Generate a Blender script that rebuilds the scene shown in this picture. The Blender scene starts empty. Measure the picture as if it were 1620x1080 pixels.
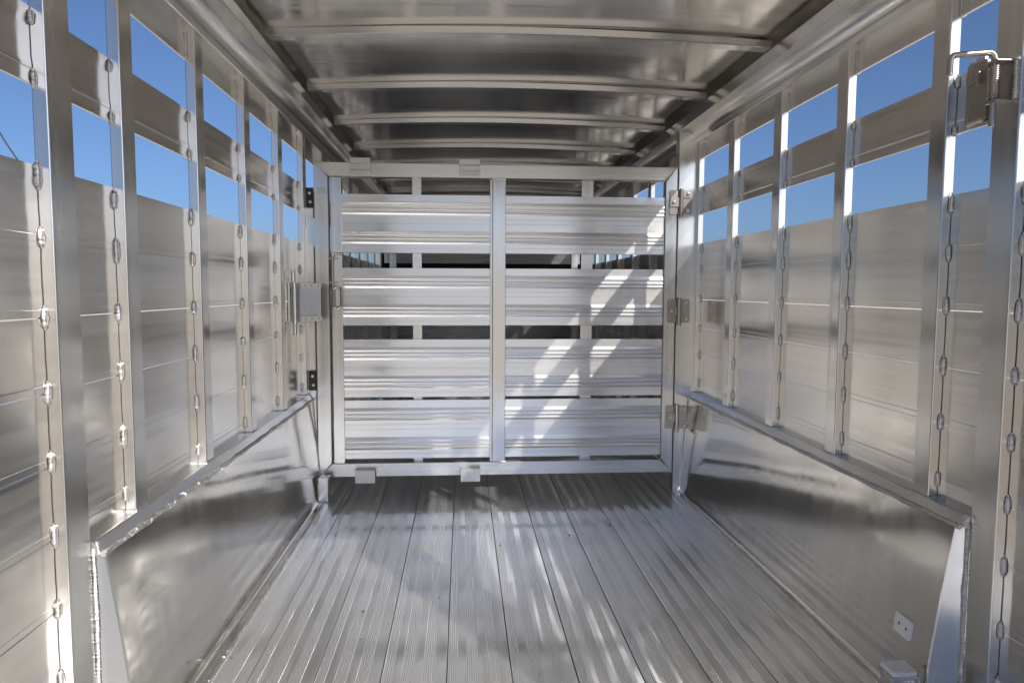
import bpy, bmesh, math, random
from mathutils import Vector, Matrix, noise
random.seed(11)
SC = bpy.context.scene
COL = SC.collection

# ------------------------------------------------------------------ camera
CAM_H = 0.935
YAW, PITCH, ROLL = 0.0705205, 0.0742182, -0.0034994
cd = bpy.data.cameras.new('camera')
cam = bpy.data.objects.new('camera', cd)
COL.objects.link(cam)
SC.camera = cam
cd.sensor_width = 36.0
cd.lens = 1105.2 / 1620 * 36
cd.clip_start = 0.02
cd.clip_end = 4000
_f = Vector((math.sin(YAW) * math.cos(PITCH), math.cos(YAW) * math.cos(PITCH), -math.sin(PITCH)))
_r = Vector((math.cos(YAW), -math.sin(YAW), 0))
_d = _f.cross(_r)
_r2 = math.cos(ROLL) * _r + math.sin(ROLL) * _d
_d2 = -math.sin(ROLL) * _r + math.cos(ROLL) * _d
m3 = Matrix((_r2, -_d2, -_f)).transposed()
cam.matrix_world = Matrix.Translation((0, 0, CAM_H)) @ m3.to_4x4()

# ------------------------------------------------------------------ light
SUN_DIR = Vector((-0.63, 1.0, -0.78)).normalized()        # the way the light travels
w = bpy.data.worlds.new('World')
SC.world = w
w.use_nodes = True
nt = w.node_tree
sky = nt.nodes.new('ShaderNodeTexSky')
sky.sky_type = 'NISHITA'
sky.sun_disc = False
sky.sun_elevation = math.asin(-SUN_DIR.z)
sky.sun_rotation = math.atan2(-SUN_DIR.x, -SUN_DIR.y)
sky.altitude = 800
sky.air_density = 0.72
sky.dust_density = 4.3
sky.ozone_density = 6.3
nt.links.new(sky.outputs[0], nt.nodes['Background'].inputs[0])
nt.nodes['Background'].inputs[1].default_value = 0.104
sl = bpy.data.lights.new('sun', 'SUN')
sl.energy = 5.0
sl.angle = math.radians(0.53)
sl.color = (1.0, 0.95, 0.885)
sun = bpy.data.objects.new('sun', sl)
sun.rotation_euler = SUN_DIR.to_track_quat('-Z', 'Y').to_euler()
sun.location = (3, -5, 6)
COL.objects.link(sun)

SC.view_settings.view_transform = 'Standard'
SC.view_settings.look = 'None'
SC.view_settings.gamma = 1.0
SC.view_settings.exposure = 0.38
SC.render.engine = 'CYCLES'
cy = SC.cycles
cy.max_bounces = 14
cy.glossy_bounces = 12
cy.diffuse_bounces = 4
cy.use_denoising = True
cy.use_adaptive_sampling = False
cy.sample_clamp_indirect = 8.0
cy.blur_glossy = 0.6

# ------------------------------------------------------------------ materials
MATS = {}


def nmat(name):
    m = bpy.data.materials.new(name)
    m.use_nodes = True
    t = m.node_tree
    for n in list(t.nodes):
        t.nodes.remove(n)
    out = t.nodes.new('ShaderNodeOutputMaterial')
    return m, t, out


def L(t, a, b):
    t.links.new(a, b)


def metal(name, axis, base=(0.65, 0.637, 0.615), r1=0.22, r2=0.42, wide=0.09, aniso=0.7, wav=0.0, wavscale=2.5, stain=0.0, streak=34.0, met2=0.86, cvar=1.0):
    """rolled / extruded aluminium: draw lines along one axis, a tight and a wide lobe"""
    m, t, out = nmat(name)
    N = t.nodes.new
    tc = N('ShaderNodeTexCoord')
    oi = N('ShaderNodeObjectInfo')
    ad = N('ShaderNodeVectorMath'); ad.operation = 'MULTIPLY_ADD'
    L(t, oi.outputs['Random'], ad.inputs[0])
    ad.inputs[1].default_value = (7.3, 5.1, 3.7)
    L(t, tc.outputs['Object'], ad.inputs[2])
    mp2 = N('ShaderNodeMapping')
    sc2 = [streak] * 3
    sc2['xyz'.index(axis)] = 0.45
    mp2.inputs['Scale'].default_value = sc2
    L(t, ad.outputs[0], mp2.inputs['Vector'])
    n2 = N('ShaderNodeTexNoise'); n2.inputs['Scale'].default_value = 1.0
    n2.inputs['Detail'].default_value = 1.5
    L(t, mp2.outputs[0], n2.inputs['Vector'])
    # colour: faint bands along the draw direction
    rmp = N('ShaderNodeMapRange')
    rmp.inputs['From Min'].default_value = 0.3
    rmp.inputs['From Max'].default_value = 0.7
    rmp.inputs['To Min'].default_value = 1 - 0.05 * cvar
    rmp.inputs['To Max'].default_value = 1 + 0.03 * cvar
    L(t, n2.outputs['Fac'], rmp.inputs['Value'])
    mul = N('ShaderNodeMix'); mul.data_type = 'RGBA'; mul.blend_type = 'MULTIPLY'
    mul.inputs['Factor'].default_value = 1.0
    mul.inputs['A'].default_value = (*base, 1)
    L(t, rmp.outputs[0], mul.inputs['B'])
    col = mul.outputs['Result']
    if stain > 0:
        n4 = N('ShaderNodeTexNoise'); n4.inputs['Scale'].default_value = 4.0
        n4.inputs['Detail'].default_value = 3.0
        L(t, tc.outputs['Object'], n4.inputs['Vector'])
        dm = N('ShaderNodeMapRange')
        dm.inputs['From Min'].default_value = 0.50
        dm.inputs['From Max'].default_value = 0.75
        dm.inputs['To Max'].default_value = stain
        L(t, n4.outputs['Fac'], dm.inputs['Value'])
        mx = N('ShaderNodeMix'); mx.data_type = 'RGBA'
        L(t, dm.outputs[0], mx.inputs['Factor'])
        L(t, col, mx.inputs['A'])
        mx.inputs['B'].default_value = (0.40, 0.36, 0.31, 1)
        col = mx.outputs['Result']
    rr = N('ShaderNodeMapRange')
    rr.inputs['From Min'].default_value = 0.3
    rr.inputs['From Max'].default_value = 0.7
    rr.inputs['To Min'].default_value = r1 - 0.045 * cvar
    rr.inputs['To Max'].default_value = r1 + 0.045 * cvar
    L(t, n2.outputs['Fac'], rr.inputs['Value'])
    nrm = None
    if wav > 0:
        n3 = N('ShaderNodeTexNoise'); n3.inputs['Scale'].default_value = wavscale
        n3.inputs['Detail'].default_value = 0.5
        L(t, tc.outputs['Object'], n3.inputs['Vector'])
        b3 = N('ShaderNodeBump'); b3.inputs['Strength'].default_value = 1.0
        b3.inputs['Distance'].default_value = wav
        L(t, n3.outputs['Fac'], b3.inputs['Height'])
        nrm = b3.outputs[0]
    # the draw lines spread reflections across themselves
    ge = N('ShaderNodeNewGeometry')
    cr = N('ShaderNodeVectorMath'); cr.operation = 'CROSS_PRODUCT'
    L(t, ge.outputs['Normal'], cr.inputs[0])
    ax = [0.03, 0.05, 0.04]
    ax['xyz'.index(axis)] = 1.0
    cr.inputs[1].default_value = ax
    ps = []
    for k in range(2):
        p = N('ShaderNodeBsdfPrincipled')
        p.inputs['Metallic'].default_value = 1.0 if k == 0 else met2
        p.inputs['Anisotropic'].default_value = aniso if k == 0 else 0.0
        L(t, cr.outputs[0], p.inputs['Tangent'])
        L(t, col, p.inputs['Base Color'])
        if nrm is not None:
            L(t, nrm, p.inputs['Normal'])
        ps.append(p)
    L(t, rr.outputs[0], ps[0].inputs['Roughness'])
    ps[1].inputs['Roughness'].default_value = r2
    ms = N('ShaderNodeMixShader'); ms.inputs[0].default_value = wide
    L(t, ps[0].outputs[0], ms.inputs[1]); L(t, ps[1].outputs[0], ms.inputs[2])
    L(t, ms.outputs[0], out.inputs['Surface'])
    MATS[name] = m
    return m


def plain(name, col, rough=0.5, metallic=0.0, nscale=40.0, var=0.12, bump=0.0, bscale=60.0):
    m, t, out = nmat(name)
    N = t.nodes.new
    tc = N('ShaderNodeTexCoord')
    n = N('ShaderNodeTexNoise'); n.inputs['Scale'].default_value = nscale
    n.inputs['Detail'].default_value = 5.0
    L(t, tc.outputs['Object'], n.inputs['Vector'])
    rmp = N('ShaderNodeMapRange')
    rmp.inputs['From Min'].default_value = 0.3; rmp.inputs['From Max'].default_value = 0.7
    rmp.inputs['To Min'].default_value = 1 - var; rmp.inputs['To Max'].default_value = 1 + var
    L(t, n.outputs['Fac'], rmp.inputs['Value'])
    mul = N('ShaderNodeMix'); mul.data_type = 'RGBA'; mul.blend_type = 'MULTIPLY'
    mul.inputs['Factor'].default_value = 1.0
    mul.inputs['A'].default_value = (*col, 1)
    L(t, rmp.outputs[0], mul.inputs['B'])
    p = N('ShaderNodeBsdfPrincipled')
    p.inputs['Metallic'].default_value = metallic
    p.inputs['Roughness'].default_value = rough
    L(t, mul.outputs['Result'], p.inputs['Base Color'])
    if bump > 0:
        nb = N('ShaderNodeTexNoise'); nb.inputs['Scale'].default_value = bscale
        nb.inputs['Detail'].default_value = 4.0
        L(t, tc.outputs['Object'], nb.inputs['Vector'])
        b = N('ShaderNodeBump'); b.inputs['Strength'].default_value = 1.0
        b.inputs['Distance'].default_value = bump
        L(t, nb.outputs['Fac'], b.inputs['Height'])
        L(t, b.outputs[0], p.inputs['Normal'])
    L(t, p.outputs[0], out.inputs['Surface'])
    MATS[name] = m
    return m


M_panel = metal('panel_aluminium', 'y', base=(0.67, 0.643, 0.602), r1=0.19, wide=0.09, cvar=1.0, streak=60.0)
M_post = metal('post_aluminium', 'z', r1=0.23)
M_slat = metal('slat_aluminium', 'x', base=(0.74, 0.735, 0.725), r1=0.19, r2=0.44, wide=0.36, met2=0.72)
M_floor = metal('floor_aluminium', 'y', base=(0.84, 0.85, 0.855), r1=0.11, r2=0.45, wide=0.36, stain=0.10, aniso=0.4, met2=0.82, cvar=0.5)
M_bar = metal('bar_aluminium', 'x', r1=0.24, wide=0.25)
M_rail = metal('rail_aluminium', 'y', r1=0.22)
M_sheet = metal('sheet_aluminium', 'z', base=(0.64, 0.615, 0.575), r1=0.125, r2=0.32, wide=0.12, aniso=0.2)
M_roof = metal('roof_aluminium', 'x', base=(0.66, 0.635, 0.60), r1=0.16, r2=0.36, wide=0.12, aniso=0.2)
M_bow = metal('bow_aluminium', 'x', base=(0.62, 0.61, 0.595), r1=0.20, r2=0.4, wide=0.08)
M_tab = metal('tab_aluminium', 'x', base=(0.55, 0.54, 0.53), r1=0.36, r2=0.5, wide=0.4, met2=0.6)
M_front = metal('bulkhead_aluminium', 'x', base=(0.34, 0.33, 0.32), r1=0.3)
M_weld = plain('weld_aluminium', (0.56, 0.55, 0.54), 0.42, 1.0, nscale=300, var=0.25, bump=0.0006, bscale=420)
M_steel = metal('stainless_steel', 'z', base=(0.40, 0.37, 0.335), r1=0.24, r2=0.45, wide=0.3, aniso=0.3)
M_bolt = plain('bolt_steel', (0.62, 0.61, 0.60), 0.3, 1.0)
M_black = plain('black_rubber', (0.012, 0.012, 0.013), 0.45)
M_white = plain('white_plastic', (0.74, 0.75, 0.76), 0.42, var=0.05)
M_cream = plain('cream_plastic', (0.70, 0.66, 0.60), 0.5, var=0.05)
M_grey = plain('grey_plate', (0.66, 0.66, 0.67), 0.45, 0.3, var=0.05)
M_heat = plain('heat_dulled_aluminium', (0.60, 0.585, 0.565), 0.36, 1.0, nscale=160, var=0.18)
M_soot = plain('weld_soot', (0.16, 0.155, 0.15), 0.5, 0.6, nscale=120, var=0.35)
M_nose = plain('dark_panel', (0.05, 0.05, 0.052), 0.5)  # cavity shade put into the colour, so the bulkhead gap shows black
M_ground = plain('ground_gravel', (0.55, 0.505, 0.435), 0.95, nscale=6.0, var=0.22, bump=0.02, bscale=30)
M_cable = plain('cable_rubber', (0.02, 0.02, 0.022), 0.6)
M_crumb = plain('crumb', (0.05, 0.045, 0.04), 0.9)

# ------------------------------------------------------------------ helpers


class MB:
    def __init__(self):
        self.bm = bmesh.new()
        self.flat = False

    def prism(self, prof, axis, a, b):
        """extrude a closed outline: axis x -> (y,z), y -> (x,z), z -> (x,y)"""
        def P(u, v, s):
            return {'x': (s, u, v), 'y': (u, s, v), 'z': (u, v, s)}[axis]
        bm = self.bm
        A = [bm.verts.new(P(u, v, a)) for u, v in prof]
        B = [bm.verts.new(P(u, v, b)) for u, v in prof]
        n = len(prof)
        fs = [bm.faces.new((A[i], A[(i + 1) % n], B[(i + 1) % n], B[i])) for i in range(n)]
        fs.append(bm.faces.new(A)); fs.append(bm.faces.new(B))
        bmesh.ops.recalc_face_normals(bm, faces=fs)
        self.flat = True
        return self

    def box(self, x0, x1, y0, y1, z0, z1, axis='z', r=0.0, seg=3):
        lo = {'x': (y0, y1, z0, z1, x0, x1), 'y': (x0, x1, z0, z1, y0, y1), 'z': (x0, x1, y0, y1, z0, z1)}[axis]
        u0, u1, v0, v1, a, b = lo
        if r <= 0:
            prof = [(u0, v0), (u1, v0), (u1, v1), (u0, v1)]
        else:
            prof = rrect(u0, u1, v0, v1, r, seg)
        return self.prism(prof, axis, a, b)

    def hexa(self, lo, hi):
        """two quads joined (each four points)"""
        bm = self.bm
        A = [bm.verts.new(p) for p in lo]; B = [bm.verts.new(p) for p in hi]
        fs = [bm.faces.new(A), bm.faces.new(B)]
        fs += [bm.faces.new((A[i], A[(i + 1) % len(A)], B[(i + 1) % len(A)], B[i])) for i in range(len(A))]
        bmesh.ops.recalc_face_normals(bm, faces=fs)
        return self

    def tube(self, pts, r, n=10, cap=True, radii=None, wob=0.0, flat=1.0):
        pts = [Vector(p) for p in pts]
        bm = self.bm
        rings = []
        T0 = (pts[1] - pts[0]).normalized()
        up = Vector((0, 0, 1)) if abs(T0.z) < 0.9 else Vector((1, 0, 0))
        S = T0.cross(up).normalized()
        for i, p in enumerate(pts):
            if i == 0: T = (pts[1] - p)
            elif i == len(pts) - 1: T = (p - pts[i - 1])
            else: T = (pts[i + 1] - pts[i - 1])
            T = T.normalized()
            S = (S - T * S.dot(T)).normalized()
            U = T.cross(S)
            rr = radii[i] if radii else r
            ring = []
            for k in range(n):
                a = 2 * math.pi * k / n
                q = rr * (1 + (random.uniform(-wob, wob) if wob else 0))
                ring.append(bm.verts.new(p + S * math.cos(a) * q + U * math.sin(a) * q * flat))
            rings.append(ring)
        fs = []
        for A, B in zip(rings, rings[1:]):
            for k in range(n):
                fs.append(bm.faces.new((A[k], A[(k + 1) % n], B[(k + 1) % n], B[k])))
        if cap:
            fs.append(bm.faces.new(rings[0])); fs.append(bm.faces.new(rings[-1]))
        bmesh.ops.recalc_face_normals(bm, faces=fs)
        return self

    def cyl(self, c, axis, r, h, n=16):
        c = Vector(c)
        d = {'x': Vector((1, 0, 0)), 'y': Vector((0, 1, 0)), 'z': Vector((0, 0, 1))}[axis]
        e = min(r * 0.18, h * 0.3)
        return self.tube([c - d * h / 2, c - d * (h / 2 - e * 0.01), c + d * (h / 2 - e), c + d * h / 2], r, n,
                         radii=[r, r, r, r - e])

    def build(self, name, mat, parent=None, angle=28):
        me = bpy.data.meshes.new(name)
        self.bm.to_mesh(me)
        self.bm.free()
        me.polygons.foreach_set('use_smooth', [True] * len(me.polygons))
        me.set_sharp_from_angle(angle=math.radians(angle))
        me.materials.append(mat)
        o = bpy.data.objects.new(name, me)
        COL.objects.link(o)
        if parent is not None:
            o.parent = parent
        if self.flat:                      # flat faces stay flat beside rounded edges
            md = o.modifiers.new('normals', 'WEIGHTED_NORMAL')
            md.mode = 'FACE_AREA'
            md.weight = 100
            md.keep_sharp = True
        return o


def rrect(u0, u1, v0, v1, r, seg=3):
    out = []
    for cx, cy_, a0 in ((u1 - r, v1 - r, 0), (u0 + r, v1 - r, 90), (u0 + r, v0 + r, 180), (u1 - r, v0 + r, 270)):
        for k in range(seg + 1):
            a = math.radians(a0 + 90 * k / seg)
            out.append((cx + r * math.cos(a), cy_ + r * math.sin(a)))
    return out


def empty(name, loc=(0, 0, 0), parent=None):
    o = bpy.data.objects.new(name, None)
    o.empty_display_size = 0.1
    o.location = loc
    COL.objects.link(o)
    if parent is not None:
        o.parent = parent
    return o


def tag(o, label=None, cat=None, group=None, kind=None):
    if label: o['label'] = label
    if cat: o['category'] = cat
    if group: o['group'] = group
    if kind: o['kind'] = kind
    return o


def inst(src, parent, loc=(0, 0, 0), rot=None, scale=None):
    o = src.copy()
    o.parent = parent
    o.location = loc
    if rot: o.rotation_euler = rot
    if scale: o.scale = scale
    COL.objects.link(o)
    return o


def rope(pts, r, step=0.0022, ripple=0.0075, wob=0.10, wander=0.0018):
    """a run of weld bead: overlapping ripples along a polyline"""
    P = [Vector(p) for p in pts]
    out, rad = [], []
    s = 0.0
    ph = random.random() * 9
    for A, B in zip(P, P[1:]):
        ln = (B - A).length
        n = max(2, int(ln / step))
        for k in range(n):
            q = A.lerp(B, k / n)
            j = Vector((random.uniform(-1, 1), random.uniform(-1, 1), random.uniform(-1, 1))) * wander * 0.25
            j += Vector((0, 0, 1)) * wander * math.sin(s * 48 + ph) * 0.3 + Vector((0, 1, 0)) * wander * 0.4 * math.sin(s * 83 + ph)
            out.append(q + j)
            fr = (s / ripple) % 1.0
            rad.append(r * (0.82 + 0.30 * fr + 0.12 * math.sin(s * 37 + ph)))
            s += ln / n
    return MB().tube(out, r, 8, True, rad, wob)


# ------------------------------------------------------------------ dimensions
XL, XR = -0.71, 1.083
XC = (XL + XR) / 2
Y0, YE = 0.40, 6.45            # rear edge and front bulkhead
GY = 3.15                      # front plane of the divider gate
PW = 0.1584                    # floor plank
PP = 0.022                     # how far posts stand into the trailer
SEAMS = [1.148, 1.020, 0.893, 0.7635, 0.635, 0.507, 0.379, 0.251, 0.123, 0.004]
MID = (1.278, 1.405)
ZS = 1.529                     # top of the upper slot

# ------------------------------------------------------------------ outside ground
gm = MB()
R = 1500
gm.box(-R, R, -R, R, -0.62, -0.52)
g = gm.build('ground', M_ground)
tag(g, 'pale dry gravel ground spreading around the trailer', kind='structure')

# ------------------------------------------------------------------ floor
floor = empty('floor', (XC, (Y0 + YE) / 2, 0))
tag(floor, 'ribbed aluminium plank floor of the stock trailer', kind='structure')


def at0(parent):
    """children carry world coordinates: undo the parent's place"""
    return Vector((0, 0, 0)) - parent.location


def plank_profile(w, t0=0.0, t1=1.0):
    g_ = 0.0007
    top = [(g_, -0.004), (g_ + 0.0009, -0.0006), (g_ + 0.0022, 0)]
    def ribs(c, n, p=0.0054, h=0.0011):
        x = c - n * p / 2
        top.append((x - 0.0012, 0)); top.append((x - 0.0004, -0.0006))
        for k in range(n):
            top.extend([(x + 0.0002, -0.0007), (x + 0.0009, -0.0007), (x + 0.0014, h * 0.55), (x + 0.0021, h * 0.92), (x + 0.0031, h), (x + 0.0041, h * 0.92), (x + 0.0048, h * 0.55)])
            x += p
        top.append((x + 0.0004, -0.0006)); top.append((x + 0.0012, 0))
    def swell(a, b):
        n = 4
        for k in range(n + 1):
            q = k / n
            top.append((a + (b - a) * q, 0.0002 * math.sin(math.pi * q)))
    ribs(0.095 * w, 4); swell(0.19 * w, 0.28 * w)
    ribs(0.395 * w, 5); swell(0.52 * w, 0.60 * w)
    ribs(0.720 * w, 5); swell(0.83 * w, 0.96 * w)
    top += [(w - g_ - 0.0022, 0), (w - g_ - 0.0009, -0.0006), (w - g_, -0.004)]
    top += [(w - g_, -0.03), (g_, -0.03)]
    return top


first = None
for k in range(12):
    x = -0.199 - 3 * PW + k * PW
    if x < XL - 0.02 - PW or x > XR:
        continue
    if first is None:
        mb = MB(); mb.prism(plank_profile(PW), 'y', Y0, YE)
        first = mb.build('floor_plank', M_floor, floor)
        first.location = Vector((x, 0, random.uniform(-0.0004, 0.0004))) + at0(floor)
    else:
        inst(first, floor, Vector((x, 0, random.uniform(-0.0005, 0.0005))) + at0(floor))
# chassis pan under the planks, keeps light out of the joints
pan = MB().box(XL - 0.05, XR + 0.05, Y0 + 0.01, YE, -0.16, -0.034).build('floor_pan', M_rail, floor)
pan.location = at0(floor)

# floor weld lines along the wheel wells
for sx in (0.998, -0.606):
    o = rope([(sx, 1.33, 0.001), (sx + (0.001 if sx > 0 else -0.004), 3.09, 0.001)], 0.0045, step=0.003, wander=0.003).build('weld_bead', M_weld, floor)
    o.location = at0(floor)

# crumbs lying on the floor
cm = MB()
for i in range(90):
    x = random.uniform(-0.55, 0.95); y = 1.45 + 1.65 * random.random()
    if i < 30:
        x = random.choice((random.uniform(-0.62, -0.50), random.uniform(0.78, 0.98)))
    s = random.choice((0.0012, 0.0015, 0.0022, 0.0045 if i % 5 == 0 else 0.0016))
    pts = [(x + s * random.uniform(-1, 1), y + s * random.uniform(-1, 1) * 1.6, 0.0021 + s * random.uniform(0, 0.8)) for _ in range(4)]
    cm.hexa(pts[:3], [(p[0] + s * 0.5, p[1] + s, p[2] + s * 0.6) for p in pts[:3]])
tag(cm.build('floor_crumbs', M_crumb), 'dark crumbs scattered over the ribbed floor', 'crumbs', kind='stuff')

# ------------------------------------------------------------------ side walls


def tack_mesh(seed, ln, r):
    random.seed(seed)
    n = 14
    pts, rad = [], []
    for k in range(n + 1):
        q = k / n
        pts.append((0.0006 * random.uniform(-1, 1), 0.0006 * random.uniform(-1, 1), ln * (q - 0.5)))
        e = math.sqrt(max(0.0, 1 - (2 * q - 1) ** 6))
        rad.append(max(0.0008, r * e * (0.85 + 0.28 * ((k * 0.5) % 1.0) + random.uniform(-0.08, 0.08))))
    mb = MB().tube(pts, r, 9, True, rad, 0.07)
    nb = len(mb.bm.faces)
    # heat-dulled skin around the bead, on the panel and on the post
    for ux, uy in ((0.0, 1.0), (1.0, 0.0)):
        for sg in (-1, 1):
            ctr = mb.bm.verts.new((0.0007 * sg * uy, 0.0007 * sg * ux, 0))
            ring = []
            for k in range(18):
                a = 2 * math.pi * k / 18
                q = random.uniform(0.85, 1.1)
                w_, h_ = 0.0074 * q * math.cos(a), (ln * 0.5 + 0.003) * q * math.sin(a)
                ring.append(mb.bm.verts.new((ux * w_ + 0.0003 * sg * uy, uy * w_ + 0.0003 * sg * ux, h_)))
            for k in range(18):
                mb.bm.faces.new((ctr, ring[k], ring[(k + 1) % 18]))
    me = bpy.data.meshes.new('weld_bead')
    mb.bm.to_mesh(me); mb.bm.free()
    me.polygons.foreach_set('use_smooth', [True] * len(me.polygons))
    me.materials.append(M_weld)
    me.materials.append(M_heat)
    for k, p in enumerate(me.polygons):
        p.material_index = 0 if k < nb else 1
    return me


TACKS = [tack_mesh(50 + i, 0.036 + 0.004 * (i % 3), 0.0055 + 0.0006 * (i % 2)) for i in range(5)]
TACKS_SHORT = [tack_mesh(80 + i, 0.022, 0.0052) for i in range(3)]
random.seed(21)


def wall(side):
    s = 1 if side == 'right' else -1          # +1: wall at +X, trailer interior towards -X
    XW = XR if s > 0 else XL
    zo = 0.0 if s > 0 else -0.008
    root = empty('wall_' + side, (XW, (Y0 + YE) / 2, 0))
    tag(root, ('slotted aluminium side wall on the right, lit white at its slots' if s > 0 else
               'slotted aluminium side wall on the left, with the latch keeper'), kind='structure')
    off = at0(root)

    def add(mb, name, mat, par=None, angle=28):
        o = mb.build(name, mat, par or root, angle)
        if par is None:
            o.location = off
        return o

    def X(d):                                  # d metres into the trailer from the wall plane
        return XW - s * d

    # posts: (y near, y far)
    if s > 0:
        posts = [(1.292, 1.361)]
    else:
        posts = [(1.240, 1.315)]
    y = 1.4975
    while y < YE - 0.1:
        posts.append((y, y + 0.055))
        y += 0.4066
    zrail = 0.466
    WW0 = posts[0][1]
    cache = {}
    # ---- posts
    for i, (a, b) in enumerate(posts):
        inww = (i > 0 and b < GY + 0.06)
        zb = zrail if inww else 0.0
        key = (round(b - a, 3), zb)
        if key not in cache:
            mb = MB()
            u0, u1 = sorted((0.0045 * s, -PP * s))
            mb.prism(rrect(u0, u1, 0, b - a, 0.0035, 4), 'z', zb, 1.600)
            f0, f1 = sorted((0.0048 * s, 0.0078 * s))
            for q0, q1 in ((zb, SEAMS[0] - 0.012), (MID[0], MID[1] - 0.010), (ZS, 1.590)):
                mb.box(f0, f1, -0.007, b - a + 0.007, q0, q1)  # unseen strips behind the panel ends, added to block light at the gaps
            o = mb.build('post', M_post, root)
            cache[key] = o
            o.location = Vector((XW, a, 0)) + off
        else:
            o = inst(cache[key], root, Vector((XW, a, 0)) + off)
        # weld tacks at the seams
        if a < GY + 0.1:
            zs = [MID[0] + 0.012, MID[1] - 0.014, SEAMS[0] - 0.02]
            zs += [z + 0.004 for z in SEAMS[1:] if z > (zb + 0.03)]
            for z in zs:
                me = random.choice(TACKS_SHORT if z > 1.2 else TACKS)
                t = bpy.data.objects.new('weld_bead', me)
                COL.objects.link(t)
                t.parent = o
                t.location = (-s * 0.001, -0.001, z + zo + random.uniform(-0.006, 0.004))
                t.rotation_euler = (random.uniform(-0.03, 0.03), random.uniform(-0.03, 0.03), random.uniform(-0.12, 0.12) + math.pi * random.randint(0, 1))
                t.scale = (1, 1, random.uniform(0.85, 1.2))
            # fillet weld beside the fascia at the post top
            f = rope([(-s * 0.0005, -0.0015, ZS + zo + 0.004), (-s * 0.0005, -0.0015, 1.594)], 0.003, step=0.004, ripple=0.012, wander=0.0006)
            f = f.build('weld_bead', M_weld, o)
            if inww:
                f = rope([(-s * 0.001, -0.004, zrail), (-s * (PP + 0.001), -0.003, zrail - 0.001), (-s * (PP + 0.002), 0.03, zrail - 0.001),
                          (-s * (PP + 0.001), b - a + 0.002, zrail - 0.001)], 0.0032, step=0.003, wander=0.0015).build('weld_bead', M_weld, o)
    # ---- panels of every bay
    edges = [Y0 + 0.07] + [v for p in posts for v in p] + [YE]
    prof = [(-0.0008, 0.0), (-0.0008, 0.0004), (0.0, 0.0010), (0.0, 0.0122), (-0.0003, 0.0128), (0.0, 0.0140), (0.0, 0.015),
            (0.0, 0.040), (-0.0006, 0.052), (-0.0006, 0.098), (0.0, 0.110), (0.0, 0.1270)]
    midp = [(0.0, 0.0), (0.0008, 0.001), (0.0008, 0.004), (0.0, 0.0065), (0.0, 0.024), (-0.0009, 0.0255), (0.0, 0.029), (0.0, 0.034),
            (-0.0015, 0.044), (-0.0015, 0.100), (0.0, 0.112), (0.0, 0.1265), (-0.0008, 0.127)]

    def closed(p, th=0.004):
        return [(-s * d, z) for d, z in p] + [(s * th, p[-1][1]), (s * th, p[0][1])]

    pc = {}
    for i in range(0, len(edges), 2):
        a, b = edges[i] + 0.0004, edges[i + 1] - 0.0022
        inww = (a > WW0 - 0.02 and b < GY + 0.08)
        zs = list(SEAMS)
        for j in range(len(zs) - 1):
            hi, lo = zs[j], zs[j + 1]
            if inww and hi < 0.45:
                continue
            key = ('p', round(b - a, 3))
            if key not in pc:
                o = MB().prism(closed(prof), 'y', 0, b - a).build('panel', M_panel, root, 20)
                pc[key] = o
                o.location = Vector((XW, a, lo + zo)) + off
            else:
                o = inst(pc[key], root, Vector((XW, a, lo + zo + random.uniform(-0.0002, 0.0002))) + off)
            o.rotation_euler = (0, s * random.uniform(-0.0015, 0.0015), 0)
        key = ('m', round(b - a, 3))
        if key not in pc:
            o = MB().prism(closed(midp), 'y', 0, b - a).build('slat', M_panel, root, 20)
            pc[key] = o
            o.location = Vector((XW, a, MID[0] + zo)) + off
        else:
            o = inst(pc[key], root, Vector((XW, a, MID[0] + zo)) + off)
        o.rotation_euler = (0, s * random.uniform(-0.003, 0.003), 0)
    # ---- top rail: fascia, ledge, cove, lip
    cove = []
    for k in range(9):
        th = math.radians(90 * k / 8)
        cove.append((0.030 + 0.046 * (1 - math.cos(th)), 1.612 + 0.036 * math.sin(th)))
    fp = [(0.0, ZS), (0.002, ZS + 0.001), (0.002, ZS + 0.004), (0.0, ZS + 0.006), (0.0, 1.570), (-0.0015, 1.578), (-0.0015, 1.5995), (0.0225, 1.5998), (0.0255, 1.602)]
    fp += cove
    fp += [(0.080, 1.6485), (0.112, 1.6465), (0.1145, 1.644), (0.117, 1.6435), (0.118, 1.646), (0.116, 1.652), (0.109, 1.680), (0.1035, 1.698), (0.1015, 1.7005)]
    fp += [(0.085, 1.7005), (0.02, 1.735), (-0.03, 1.735), (-0.03, 1.60), (-0.004, 1.598), (-0.004, ZS)]
    pr = [(X(d), z + (zo if z < 1.55 else 0)) for d, z in fp]
    add(MB().prism(pr, 'y', Y0 + 0.001, YE), 'top_rail', M_rail, angle=24)
    # ---- wheel well
    W1 = GY - 0.006
    if True:
        o = add(MB().prism([(X(-0.012), 0.440), (X(-0.012), 0.4665), (X(0.0195), 0.4665), (X(0.0245), 0.4655), (X(0.028), 0.462), (X(0.0385), 0.4445), (X(0.0385), 0.440)],
                           'y', WW0 + 0.001, W1), 'base_rail', M_rail)
        sp = [(0.0365, 0.4400), (0.0385, 0.4385)]
        n = 22
        for k in range(1, n + 1):
            q = k / n
            sp.append((0.0385 + (0.0705 - 0.0385) * q + 0.0022 * math.sin(math.pi * q), 0.4385 + (0.024 - 0.4385) * q))
        sp += [(0.0735, 0.010), (0.079, 0.0035), (0.084, 0.0022)]
        if s < 0:
            sp += [(0.104, 0.0022)]
        ww = MB()
        pts = [(X(d), z) for d, z in sp]
        inner = [(X(d - 0.003), z - 0.0015) for d, z in reversed(sp)]
        ring = pts + inner
        nseg = 110

        def yend(x):
            return 0.0035 + 1.1 * max(0.0, abs(x - XW) - PP)
        # thin sheet, oil-canned between its welded edges
        bm = ww.bm
        rows = []
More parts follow.
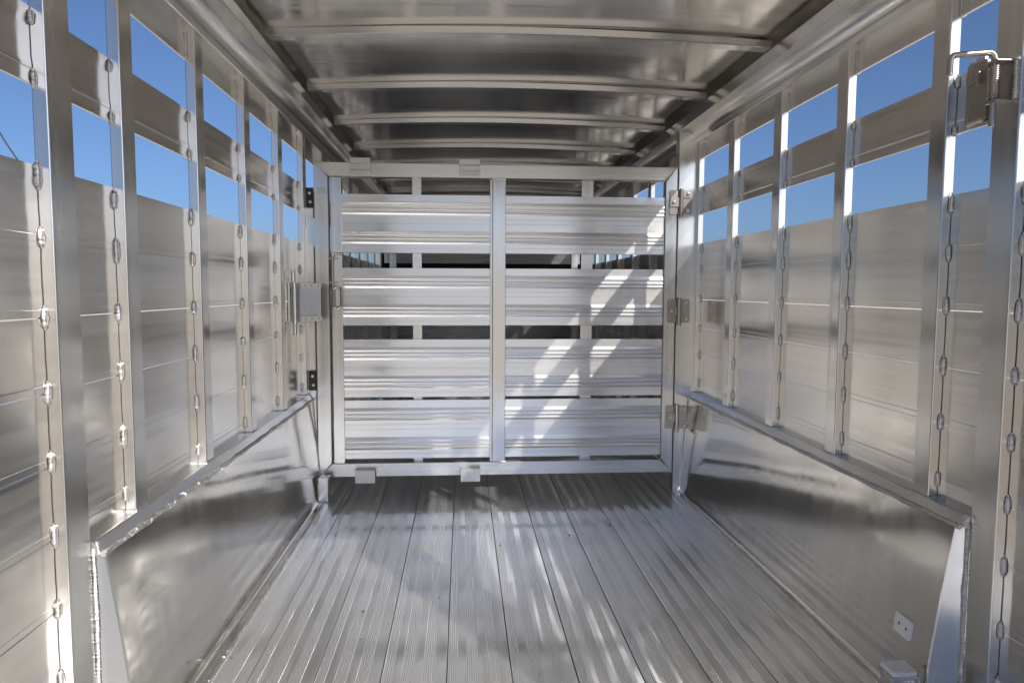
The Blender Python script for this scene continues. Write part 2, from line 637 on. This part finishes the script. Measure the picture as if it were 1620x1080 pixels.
        for j in range(nseg + 1):
            row = []
            for x, z in ring:
                yy = WW0 + yend(x) + (W1 - WW0 - yend(x)) * j / nseg
                e = max(0.0, min(1.0, (z - 0.02) / 0.06)) * max(0.0, min(1.0, (0.436 - z) / 0.07)) * min(1.0, (yy - WW0) / 0.10) * min(1.0, (W1 - yy) / 0.08 + 0.02)
                v = noise.noise(Vector((s * 3.1, yy * 1.9, z * 2.6))) + 0.22 * noise.noise(Vector((s * 7.7, yy * 4.3, z * 4.0)))
                row.append(bm.verts.new((x - s * e * 0.0030 * v, yy, z)))
            rows.append(row)
        fs = []
        for A, B in zip(rows, rows[1:]):
            for k in range(len(ring)):
                fs.append(bm.faces.new((A[k], A[(k + 1) % len(ring)], B[(k + 1) % len(ring)], B[k])))
        fs.append(bm.faces.new(rows[0])); fs.append(bm.faces.new(rows[-1]))
        bmesh.ops.recalc_face_normals(bm, faces=fs)
        sheet = add(ww, 'wheel_well', M_sheet, angle=40)
        # triangular end plate facing the rear
        ep = [(PP - 0.004, 0.436), (0.037, 0.436)] + [(d - 0.0032, z) for d, z in sp[2:n + 2]] + [(PP - 0.004, 0.004)]
        lo = [(X(d), WW0 + yend(X(d)) + 0.0005, z) for d, z in ep]
        e = MB().hexa(lo, [(x_, y_ + 0.003, z_) for x_, y_, z_ in lo])
        e.build('end_plate', M_sheet, sheet)
        # weld runs: along the rail, down the rear post, down the front post
        e = rope([(X(0.0405), WW0 + 0.004, 0.4405), (X(0.0410), W1 - 0.004, 0.4405)], 0.0056, wob=0.16, wander=0.0022)
        e.build('weld_bead', M_weld, sheet)
        e = rope([(X(PP + 0.002), WW0 + 0.004, 0.452), (X(PP + 0.004), WW0 + 0.003, 0.30), (X(PP + 0.002), WW0 + 0.003, 0.15), (X(PP + 0.002), WW0 + 0.003, 0.01)], 0.0052, wander=0.0012)
        e.build('weld_bead', M_weld, sheet)
        e = rope([(X(0.030), WW0 + 0.003, 0.467), (X(0.036), WW0 + 0.003, 0.440)], 0.0035, wander=0.001)
        e.build('weld_bead', M_weld, sheet)
        e = rope([(X(0.037), W1 - 0.002, 0.442), (X(0.072), W1 - 0.002, 0.02)], 0.0042, wander=0.0012)
        e.build('weld_bead', M_weld, sheet)
    # ---- rear corner post
    u = sorted((X(-0.03), X(0.115)))
    add(MB().prism(rrect(u[0], u[1], Y0 - 0.07, Y0 + 0.069, 0.006), 'z', -0.03, 1.66), 'rear_post', M_post)
    return root, off, add, X


WL, offL, addL, XfL = wall('left')
WR, offR, addR, XfR = wall('right')

# hinge post of the gate, on the right wall
mb = MB().prism(rrect(0.978, 1.066, GY, GY + 0.05, 0.003), 'z', 0.0, 1.6425)
hp = addR(mb, 'hinge_post', M_post)
mb = MB().box(0.972, 1.069, GY - 0.002, GY + 0.055, 1.6428, 1.6468)
mb.build('cap_plate', M_post, hp)
rope([(0.985, GY - 0.001, 1.641), (1.060, GY - 0.001, 1.640), (1.067, GY - 0.001, 1.634), (1.068, GY, 1.61)], 0.0032, wander=0.001).build('weld_bead', M_weld, hp)
for z0, z1 in ((1.56, 1.60), (1.26, 1.33), (1.02, 1.10), (0.86, 0.94), (0.60, 0.68)):
    rope([(1.0675, GY + 0.001, z0), (1.0675, GY + 0.001, z1)], 0.003, wander=0.001).build('weld_bead', M_weld, hp)
mb = MB().box(1.0665, 1.083, GY + 0.012, GY + 0.016, 0.45, 1.60)
mb.build('flange', M_post, hp)

# jamb on the left wall where the gate closes
jm = MB().box(-0.708, -0.655, GY + 0.004, GY + 0.010, 0.10, 1.37)
jamb = addL(jm, 'gate_jamb', M_post)
for z0, z1 in ((1.20, 1.275), (0.58, 0.66)):
    rope([(-0.690, GY + 0.003, z0), (-0.690, GY + 0.003, z1)], 0.003, wander=0.001).build('weld_bead', M_weld, jamb)

# ------------------------------------------------------------------ roof
roof = empty('roof', (XC, (Y0 + YE) / 2, 1.74))
tag(roof, 'arched aluminium roof skin with shallow cross bows', kind='structure')
ro = at0(roof)
ZE, RISE = 1.734, 0.024


def zroof(x):
    return ZE + RISE * (1 - ((x - XC) / 0.80) ** 2)


bm_ = MB()
bm = bm_.bm
nx, ny = 56, 240


def pillow(x, y):
    ph = (y - 0.49) / 0.5868
    f = math.sin(math.pi * (ph - math.floor(ph)))
    return f * (0.0028 * noise.noise(Vector((x * 1.6, y * 2.6, 1.7))) + 0.0012 * noise.noise(Vector((x * 3.5, y * 4.5, 5.1))) - 0.002)


gr = []
for th in (0, 0.008):
    for j in range(ny + 1):
        yy = Y0 - 0.02 + (YE + 0.6 - Y0) * j / ny
        gr.append([bm.verts.new((XC - 0.90 + 1.80 * i / nx, yy, zroof(XC - 0.90 + 1.80 * i / nx) + th + (pillow(XC - 0.90 + 1.80 * i / nx, yy) if th == 0 else 0))) for i in range(nx + 1)])
for k in range(2):
    for j in range(ny):
        A, B = gr[k * (ny + 1) + j], gr[k * (ny + 1) + j + 1]
        for i in range(nx):
            f = (A[i], B[i], B[i + 1], A[i + 1]) if k == 0 else (A[i], A[i + 1], B[i + 1], B[i])
            bm.faces.new(f)
o = bm_.build('roof_sheet', M_roof, roof, 60); o.location = ro
BOW_Y = [1.66, 2.245, 2.835, 3.42, 4.01, 4.60, 5.19, 5.78, 6.30]
hb = 0.794
bowsrc = None
for yb in BOW_Y + [1.075, 0.49]:
    if bowsrc is None:
        mb = MB(); bm = mb.bm
        n = 28
        pr = [(0.010, 0.0), (0.010, -0.0036), (0.0005, -0.0036), (0.0, -0.0042), (0.0, -0.0245), (0.0025, -0.0265), (0.0455, -0.0265), (0.048, -0.0245), (0.048, -0.0042), (0.0475, -0.0036), (0.038, -0.0036), (0.038, 0.0)]
        rows = []
        for i in range(n + 1):
            x = -hb + 2 * hb * i / n
            z = zroof(XC + x) - 1.738 - 0.0006 - 0.004 * x / hb
            rows.append([bm.verts.new((x, yy - 0.045 * x / hb * 0.5, z + zz)) for yy, zz in pr])
        fs = []
        for A, B in zip(rows, rows[1:]):
            for k in range(len(pr)):
                fs.append(bm.faces.new((A[k], A[(k + 1) % len(pr)], B[(k + 1) % len(pr)], B[k])))
        fs.append(bm.faces.new(rows[0])); fs.append(bm.faces.new(rows[-1]))
        bmesh.ops.recalc_face_normals(bm, faces=fs)
        mb.flat = True
        bowsrc = mb.build('roof_bow', M_bow, roof, 24)
        bowsrc.location = Vector((XC, yb, 1.738)) + ro
    else:
        inst(bowsrc, roof, Vector((XC, yb, 1.738)) + ro)

# ------------------------------------------------------------------ front bulkhead
fw = empty('front_wall', (XC, YE, 0))
tag(fw, 'dark front bulkhead of the trailer beyond the gate', kind='structure')
fo = at0(fw)


def fadd(mb, name, mat):
    o = mb.build(name, mat, fw)
    o.location = fo
    return o


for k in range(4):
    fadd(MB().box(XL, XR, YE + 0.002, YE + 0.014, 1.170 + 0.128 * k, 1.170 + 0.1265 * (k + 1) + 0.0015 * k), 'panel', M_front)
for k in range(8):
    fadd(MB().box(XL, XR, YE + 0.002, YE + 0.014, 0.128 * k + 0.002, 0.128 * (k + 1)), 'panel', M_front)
for xx in (-0.66, 1.00):
    fadd(MB().prism(rrect(xx, xx + 0.06, YE - 0.02, YE + 0.001, 0.003), 'z', 0.0, 1.66), 'post', M_post)
fadd(MB().box(XL - 0.02, XR + 0.02, YE + 0.62, YE + 0.64, -0.03, 1.78), 'nose_panel', M_nose)
fadd(MB().box(XL - 0.03, XL - 0.02, YE + 0.01, YE + 0.62, -0.03, 1.78), 'nose_panel', M_nose)
fadd(MB().box(XR + 0.02, XR + 0.03, YE + 0.01, YE + 0.62, -0.03, 1.78), 'nose_panel', M_nose)

# ------------------------------------------------------------------ divider gate
gate = empty('divider_gate', (0.974, GY, 0.087))
tag(gate, 'closed aluminium divider gate of wide ribbed slats between the side walls', 'gate')
go = at0(gate)


def gadd(mb, name, mat, par=None, angle=28):
    o = mb.build(name, mat, par or gate, angle)
    if par is None:
        o.location = go
    return o


GX0, GX1, GZ0, GZ1 = -0.649, 0.9735, 0.087, 1.488
ft, bw, th = 0.060, 0.062, 0.044


def mitre(p0, p1, p2, p3):
    """frame member from four (x,z) corners, rounded a little on its edges"""
    A = [(x, GY, z) for x, z in (p0, p1, p2, p3)]
    c = Vector((sum(p[0] for p in A) / 4, GY, sum(p[2] for p in A) / 4))
    mb = MB()
    e = 0.0022

    def shr(p, q):
        v = Vector(p)
        # pull towards the centre along each axis by e
        return (v.x + (e if v.x < c.x else -e), q, v.z + (e if v.z < c.z else -e))
    bm = mb.bm
    mb.flat = True
    loops = [[bm.verts.new(shr(p, GY)) for p in A],
             [bm.verts.new((p[0], GY + e, p[2])) for p in A],
             [bm.verts.new((p[0], GY + th - e, p[2])) for p in A],
             [bm.verts.new(shr(p, GY + th)) for p in A]]
    fs = []
    for U, V in zip(loops, loops[1:]):
        for k in range(4):
            fs.append(bm.faces.new((U[k], U[(k + 1) % 4], V[(k + 1) % 4], V[k])))
    fs.append(bm.faces.new(loops[0])); fs.append(bm.faces.new(loops[3]))
    bmesh.ops.recalc_face_normals(bm, faces=fs)
    return mb


j = 0.0004
tb = gadd(mitre((GX0 + j, GZ1), (GX1 - j, GZ1), (GX1 - ft - j, GZ1 - bw + j), (GX0 + ft + j, GZ1 - bw + j)), 'top_bar', M_bar, angle=20)
bb = gadd(mitre((GX0 + j, GZ0), (GX1 - j, GZ0), (GX1 - ft - j, GZ0 + bw), (GX0 + ft + j, GZ0 + bw)), 'bottom_bar', M_bar, angle=20)
ls = gadd(mitre((GX0, GZ0 + j), (GX0, GZ1 - j), (GX0 + ft, GZ1 - bw - j), (GX0 + ft, GZ0 + bw + j)), 'stile', M_post, angle=20)
rs = gadd(mitre((GX1, GZ0 + j), (GX1, GZ1 - j), (GX1 - ft + 0.006, GZ1 - bw - j), (GX1 - ft + 0.006, GZ0 + bw + j)), 'stile', M_post, angle=20)
mu = gadd(MB().prism(rrect(0.134, 0.1925, GY - 0.001, GY + th, 0.003), 'z', GZ0 + bw + 0.001, GZ1 - bw - 0.001), 'mullion', M_post)
for z in (GZ0 + bw, GZ1 - bw):
    rope([(0.132, GY - 0.001, z), (0.196, GY - 0.001, z)], 0.0028, wander=0.001).build('weld_bead', M_weld, mu)
for sx in (-1, 1):
    for z0, z1 in ((GZ0, GZ0 + bw), (GZ1, GZ1 - bw)):
        if sx < 0: a, b = (GX0, z0), (GX0 + ft, z1)
        else: a, b = (GX1, z0), (GX1 - ft, z1)
        rope([(a[0], GY - 0.0002, a[1]), (b[0], GY - 0.0002, b[1])], 0.0016, wander=0.0005).build('weld_bead', M_weld, ls if sx < 0 else rs)

SLATS = [(1.095, 1.352), (0.772, 1.028), (0.448, 0.709), (0.167, 0.434)]
# ribbed slat outline: distance towards the viewer against height from the top, twice a five inch plank
rib = [(0.000, 0.0), (0.030, 0.0), (0.036, 0.0014), (0.0415, 0.0050), (0.047, 0.0062), (0.0505, 0.0050), (0.0525, 0.0022), (0.0575, 0.0018), (0.0600, 0.0046),
       (0.0640, 0.0058), (0.0680, 0.0046), (0.0705, 0.0020), (0.0740, 0.0018), (0.0765, 0.0038), (0.0805, 0.0044), (0.0850, 0.0024), (0.0880, 0.0004), (0.0920, 0.0), (0.1050, 0.0), (0.1058, -0.0006), (0.1066, 0.0), (0.1262, 0.0), (0.1270, -0.0014), (0.1278, -0.0014)]


def slat_mesh(h):
    k = h / 0.2556
    pr = []
    for rep in range(2):
        for t_, d in rib:
            pr.append((-d * 0.8, h - (t_ + rep * 0.1278) * k))
    pr += [(0.014, 0.0), (0.014, h)]
    return pr


door = empty('sliding_door', (0, 0, 0), gate)
door.location = go
tag(door, 'sliding slatted panel hung on the left half of the gate')
yS = GY + 0.012
for z0, z1 in SLATS:
    o = MB().prism([(yS + u, z0 + v) for u, v in slat_mesh(z1 - z0)], 'x', -0.5315, 0.1245).build('slat', M_slat, door, 24)
    o = MB().prism([(yS + u, z0 + v + 0.0005) for u, v in slat_mesh(z1 - z0)], 'x', 0.1930, GX1 - ft + 0.004)
    gadd(o, 'slat', M_slat, angle=24)
# door stiles
o = MB().prism(rrect(-0.580, -0.531, GY + 0.002, GY + 0.040, 0.0035), 'z', GZ0 + bw + 0.002, GZ1 - bw - 0.003).build('stile', M_post, door)
o = MB().prism(rrect(0.1225, 0.1335, GY + 0.004, GY + 0.040, 0.002), 'z', GZ0 + bw + 0.002, GZ1 - bw - 0.003).build('stile', M_post, door)
# back straps seen through the gaps
MB().box(-0.224, -0.184, GY + 0.030, GY + 0.036, GZ0 + bw, GZ1 - bw).build('back_strap', M_post, door)
gadd(MB().box(0.540, 0.592, GY + 0.030, GY + 0.036, GZ0 + bw, GZ1 - bw), 'back_strap', M_post)
# roller hangers over the top bar and guides on the bottom bar
for xa, xb in ((-0.490, -0.402), (-0.014, 0.076)):
    hprof = [(GY - 0.004, 1.438), (GY - 0.012, 1.440), (GY - 0.012, 1.452), (GY - 0.006, 1.456), (GY - 0.006, 1.478), (GY - 0.014, 1.483), (GY - 0.014, 1.505), (GY - 0.010, 1.505),
             (GY - 0.010, 1.486), (GY - 0.002, 1.481), (GY - 0.002, 1.440)]
    mb = MB().prism(hprof, 'x', xa, xb)
    o = mb.build('hanger', M_tab, door, 20)
for xa, xb in ((-0.482, -0.395), (-0.010, 0.077)):
    gprof = [(GY - 0.001, 0.128), (GY - 0.026, 0.128), (GY - 0.031, 0.124), (GY - 0.031, 0.066), (GY - 0.028, 0.066), (GY - 0.028, 0.122), (GY - 0.025, 0.1245), (GY - 0.001, 0.1245)]
    o = MB().prism(gprof, 'x', xa, xb).build('guide', M_tab, door, 20)
# slam latch on the door stile: bent rod, two lugs, hand loop
lt = empty('latch', (0, 0, 0), gate)
lt.location = go
for z in (0.962, 1.068):
    MB().box(-0.588, -0.548, GY - 0.016, GY + 0.002, z - 0.004, z + 0.004, 'x').build('lug', M_steel, lt)
rod = [(-0.572, GY - 0.010, 0.93), (-0.572, GY - 0.010, 1.070), (-0.570, GY - 0.012, 1.083), (-0.562, GY - 0.013, 1.089), (-0.545, GY - 0.013, 1.090), (-0.530, GY - 0.013, 1.090)]
MB().tube(rod, 0.0045, 10).build('rod', M_steel, lt)
loop = []
for k in range(33):
    a = 2 * math.pi * k / 32
    loop.append((-0.553 + 0.0185 * math.cos(a), GY - 0.009, 0.896 + (0.028 if math.sin(a) > 0 else -0.028) + 0.0185 * math.sin(a)))
MB().tube(loop, 0.0075, 10, cap=False, flat=0.8).build('hand_loop', M_steel, lt)
MB().box(-0.584, -0.560, GY - 0.006, GY + 0.001, 0.862, 0.936, 'x').build('loop_plate', M_steel, lt)
# little cast clip on the outer stile
cb = MB()
cb.box(-0.636, -0.612, GY - 0.006, GY, 1.348, 1.374, 'x', 0.002)
cb.box(-0.611, -0.596, GY - 0.010, GY, 1.352, 1.376, 'x', 0.003)
gadd(cb, 'clip', M_weld)

# hinges
for zc in (1.331, 0.840, 0.348):
    hg = empty('hinge', (0, 0, 0), gate)
    hg.location = go
    hh = 0.054
    MB().prism(rrect(0.936, 0.974, zc - hh, zc + hh, 0.008), 'y', GY - 0.006, GY - 0.0005).build('leaf', M_steel, hg)
    MB().prism(rrect(0.938, 0.986, zc - 0.020, zc + 0.020, 0.003), 'y', GY - 0.012, GY - 0.0065).build('strap', M_steel, hg)
    MB().prism(rrect(0.996, 1.040, zc - hh, zc + hh, 0.008), 'y', GY - 0.006, GY - 0.0005).build('leaf', M_steel, hg)
    for dz in (0.036, -0.036):
        MB().prism(rrect(0.994, 1.034, zc + dz - 0.016, zc + dz + 0.016, 0.003), 'y', GY - 0.011, GY - 0.0065).build('strap', M_steel, hg)
    MB().cyl((0.988, GY - 0.012, zc - 0.004), 'z', 0.0095, 0.128).build('pin', M_steel, hg)
    for x_, z_ in ((0.954, zc), (1.020, zc + 0.038), (1.020, zc - 0.038)):
        MB().tube([(x_, GY - 0.009, z_), (x_, GY - 0.0155, z_), (x_, GY - 0.0170, z_), (x_, GY - 0.0172, z_), (x_, GY - 0.0215, z_), (x_, GY - 0.022, z_)], 0.0075, 12,
                  radii=[0.0078, 0.0078, 0.0066, 0.0040, 0.0040, 0.0032]).build('bolt', M_bolt, hg)

# ------------------------------------------------------------------ fixtures
# rubber bumpers on the jamb
for k, (z0, z1, dx, lab) in enumerate(((1.288, 1.374, 0.0, 'black rubber bumper with two screws, high beside the gate on the left jamb'),
                                       (0.484, 0.572, 0.0, 'black rubber bumper with two screws, low beside the gate on the left jamb'))):
    b = empty('bumper', (-0.667, GY, z0))
    tag(b, lab, 'bumper', 'rubber bumpers on the gate jamb')
    x0_ = -0.684
    MB().prism([(u - b.location.x, v - b.location.z) for u, v in rrect(x0_, x0_ + 0.033, z0, z1, 0.002)], 'y', -0.010, 0.003).build('pad', M_black, b)
    for zz in (z0 + 0.024, z1 - 0.024):
        sc_ = MB().cyl((0.001 + (0.003 if zz < (z0 + z1) / 2 else 0), -0.0115, zz - z0), 'y', 0.0060, 0.004, 14)
        sc_.build('screw', M_bolt, b)

# latch keeper on the left wall
kp = empty('latch_keeper', (-0.685, 2.93, 0.88))
tag(kp, 'grey hinged keeper plate with two cream plastic strips standing off the left wall', 'latch keeper')
ko = at0(kp)


def kadd(mb, name, mat):
    o = mb.build(name, mat, kp); o.location = ko
    return o


def kpt(u, v, t_):       # plate axes: u across, t_ thickness towards the viewer
    a = Vector((-0.672, 2.955)); b = Vector((-0.606, 3.035))
    d = (b - a)
    p = a + d * u
    n_ = Vector((d.y, -d.x)).normalized()
    return (p.x + n_.x * t_, p.y + n_.y * t_, v)


def kslab(u0, u1, z0, z1, t0, t1):
    return MB().hexa([kpt(u0, z0, t0), kpt(u1, z0, t0), kpt(u1, z0, t1), kpt(u0, z0, t1)],
                     [kpt(u0, z1, t0), kpt(u1, z1, t0), kpt(u1, z1, t1), kpt(u0, z1, t1)])


kadd(kslab(-0.02, 1.0, 0.797, 0.958, -0.012, 0.0), 'plate', M_grey)
kadd(kslab(0.0, 1.01, 0.938, 0.958, 0.0002, 0.006), 'strip', M_cream)
kadd(kslab(0.0, 1.01, 0.800, 0.820, 0.0002, 0.006), 'strip', M_cream)
kadd(kslab(0.97, 1.0, 0.8202, 0.9378, 0.0002, 0.003), 'strip', M_cream)
for u in (0.2, 0.52, 0.85):
    for z in (0.948, 0.810):
        p = kpt(u, z, 0.0065)
        kadd(MB().cyl(p, 'y', 0.0026, 0.004, 8), 'screw', M_soot)
kadd(MB().cyl((-0.687, 2.925, 0.875), 'z', 0.0105, 0.172, 18), 'barrel', M_rail)
kadd(MB().cyl((-0.689, 2.915, 0.987), 'z', 0.0090, 0.044, 18), 'barrel', M_rail)
kadd(MB().cyl((-0.688, 2.925, 0.766), 'z', 0.0078, 0.040, 18), 'barrel', M_rail)
kadd(MB().box(-0.7085, -0.700, 2.90, 2.955, 0.80, 0.96), 'mount', M_rail)

# foot at the lower left corner of the gate
ft_ = empty('gate_foot', (-0.612, 3.06, 0))
tag(ft_, 'short welded square tube standing on the floor at the lower left of the gate', 'gate stop')
MB().prism([(u + 0.612, v - 3.06) for u, v in rrect(-0.632, -0.590, 3.055, 3.11, 0.004)], 'z', 0.002, 0.104).build('tube', M_post, ft_)
MB().box(-0.020, 0.0235, -0.006, 0.052, 0.1045, 0.1085).build('cap_plate', M_post, ft_)
rope([(-0.021, -0.006, 0.004), (-0.0205, -0.0055, 0.104)], 0.003).build('weld_bead', M_weld, ft_)
rope([(-0.018, -0.007, 0.004), (0.022, -0.007, 0.004)], 0.003).build('weld_bead', M_weld, ft_)

# spring latch on the wide right post
sp_ = empty('spring_latch', (1.035, 1.327, 1.30))
tag(sp_, 'stainless spring bolt with bent handle on the wide right post', 'spring latch')
so = at0(sp_)


def sadd(mb, name, mat, angle=28):
    o = mb.build(name, mat, sp_, angle); o.location = so
    return o


cx_, cy_s = 1.034, 1.327
rod = [(cx_, cy_s, 1.256), (cx_, cy_s, 1.385)]
for k in range(1, 6):
    a = math.radians(90 * k / 5)
    rod.append((cx_ - 0.012 * (1 - math.cos(a)), cy_s + 0.001 * k / 5, 1.385 + 0.012 * math.sin(a)))
rod.append((0.963, cy_s + 0.010, 1.394))
for k in range(1, 6):
    a = math.radians(90 * k / 5)
    rod.append((0.963 - 0.012 * math.sin(a), cy_s + 0.011, 1.394 - 0.012 * (1 - math.cos(a))))
rod.append((0.9505, cy_s + 0.011, 1.355))
sadd(MB().tube(rod, 0.0058, 14), 'handle', M_steel, 40)
coil = []
turns = 15
for k in range(turns * 12 + 1):
    a = 2 * math.pi * k / 12
    coil.append((cx_ + 0.0095 * math.cos(a), cy_s + 0.0095 * math.sin(a), 1.308 + 0.062 * k / (turns * 12)))
sadd(MB().tube(coil, 0.0016, 6), 'spring', M_steel, 60)
for z in (1.302, 1.378):
    sadd(MB().box(1.025, 1.0605, 1.308, 1.340, z - 0.0025, z + 0.0025, 'x', 0.002), 'lug', M_steel)
sadd(MB().box(1.0565, 1.0605, 1.306, 1.342, 1.3050, 1.3750), 'back_plate', M_steel)
sadd(rope([(1.059, 1.303, 1.303), (1.059, 1.302, 1.342), (1.059, 1.303, 1.378)], 0.0042, wander=0.001), 'weld_bead', M_weld)

# strike plate welded on the slat beyond it
stp = empty('strike_plate', (1.078, 1.425, 1.29))
tag(stp, 'small stainless strike plate welded to the slat beside the spring bolt', 'strike plate')
for mb, nm, mt in ((MB().prism(rrect(1.400, 1.458, 1.290, 1.412, 0.006), 'x', 1.076, 1.0815), 'plate', M_steel),
                   (MB().box(1.069, 1.0757, 1.424, 1.450, 1.366, 1.386, 'x', 0.003), 'catch', M_steel),
                   (MB().box(1.067, 1.0757, 1.411, 1.4235, 1.362, 1.390, 'x', 0.004), 'catch', M_steel),
                   (rope([(1.077, 1.405, 1.414), (1.077, 1.455, 1.414)], 0.0045, wander=0.0015), 'weld_bead', M_weld),
                   (rope([(1.077, 1.405, 1.289), (1.077, 1.455, 1.288)], 0.0045, wander=0.0015), 'weld_bead', M_weld)):
    o = mb.build(nm, mt, stp)
    o.location = at0(stp)

# white plastic pad on the right wheel well
pd = empty('plastic_pad', (1.028, 1.50, 0.160))
tag(pd, 'small white plastic pad with two screw holes on the right wheel well', 'pad')
o = MB().prism(rrect(-0.030, 0.030, -0.023, 0.023, 0.006, 4), 'x', -0.0120, -0.0005).build('pad', M_white, pd)
for yy in (-0.014, 0.012):
    MB().cyl((-0.0121, yy, 0.0), 'x', 0.0035, 0.0012, 12).build('screw', M_soot, pd)
pd.rotation_euler = (0.06, 0.078, 0)

# welded stop with a white pad at the foot of the right wheel well
st = empty('stop_bracket', (0.965, 1.42, 0))
tag(st, 'stop tab capped with a white plastic pad at the foot of the wheel well', 'stop')
o = MB().prism(rrect(-0.030, 0.026, -0.016, 0.030, 0.003), 'z', 0.003, 0.0912).build('tab', M_bar, st)
o = MB().prism(rrect(-0.030, 0.026, -0.018, 0.032, 0.005), 'z', 0.0957, 0.106).build('pad', M_white, st)
o = MB().box(-0.034, 0.030, -0.020, 0.032, 0.0914, 0.0954).build('cap_plate', M_bar, st)
rope([(-0.036, 0.030, 0.092), (-0.034, -0.019, 0.092), (0.028, -0.019, 0.092)], 0.0035).build('weld_bead', M_weld, st)
rope([(0.028, -0.018, 0.092), (0.028, -0.018, 0.006)], 0.0045).build('weld_bead', M_weld, st)

# cable outside, beyond the left wall
cb = MB()
pts = []
for k in range(15):
    q = k / 14
    pts.append((-3.80 + 0.30 * q, 6.0, 2.35 - 0.62 * q + 0.12 * q * q))
cb.tube(pts, 0.007, 8)
tag(cb.build('cable', M_cable), 'thin dark cable crossing the sky beyond the left wall', 'cable')
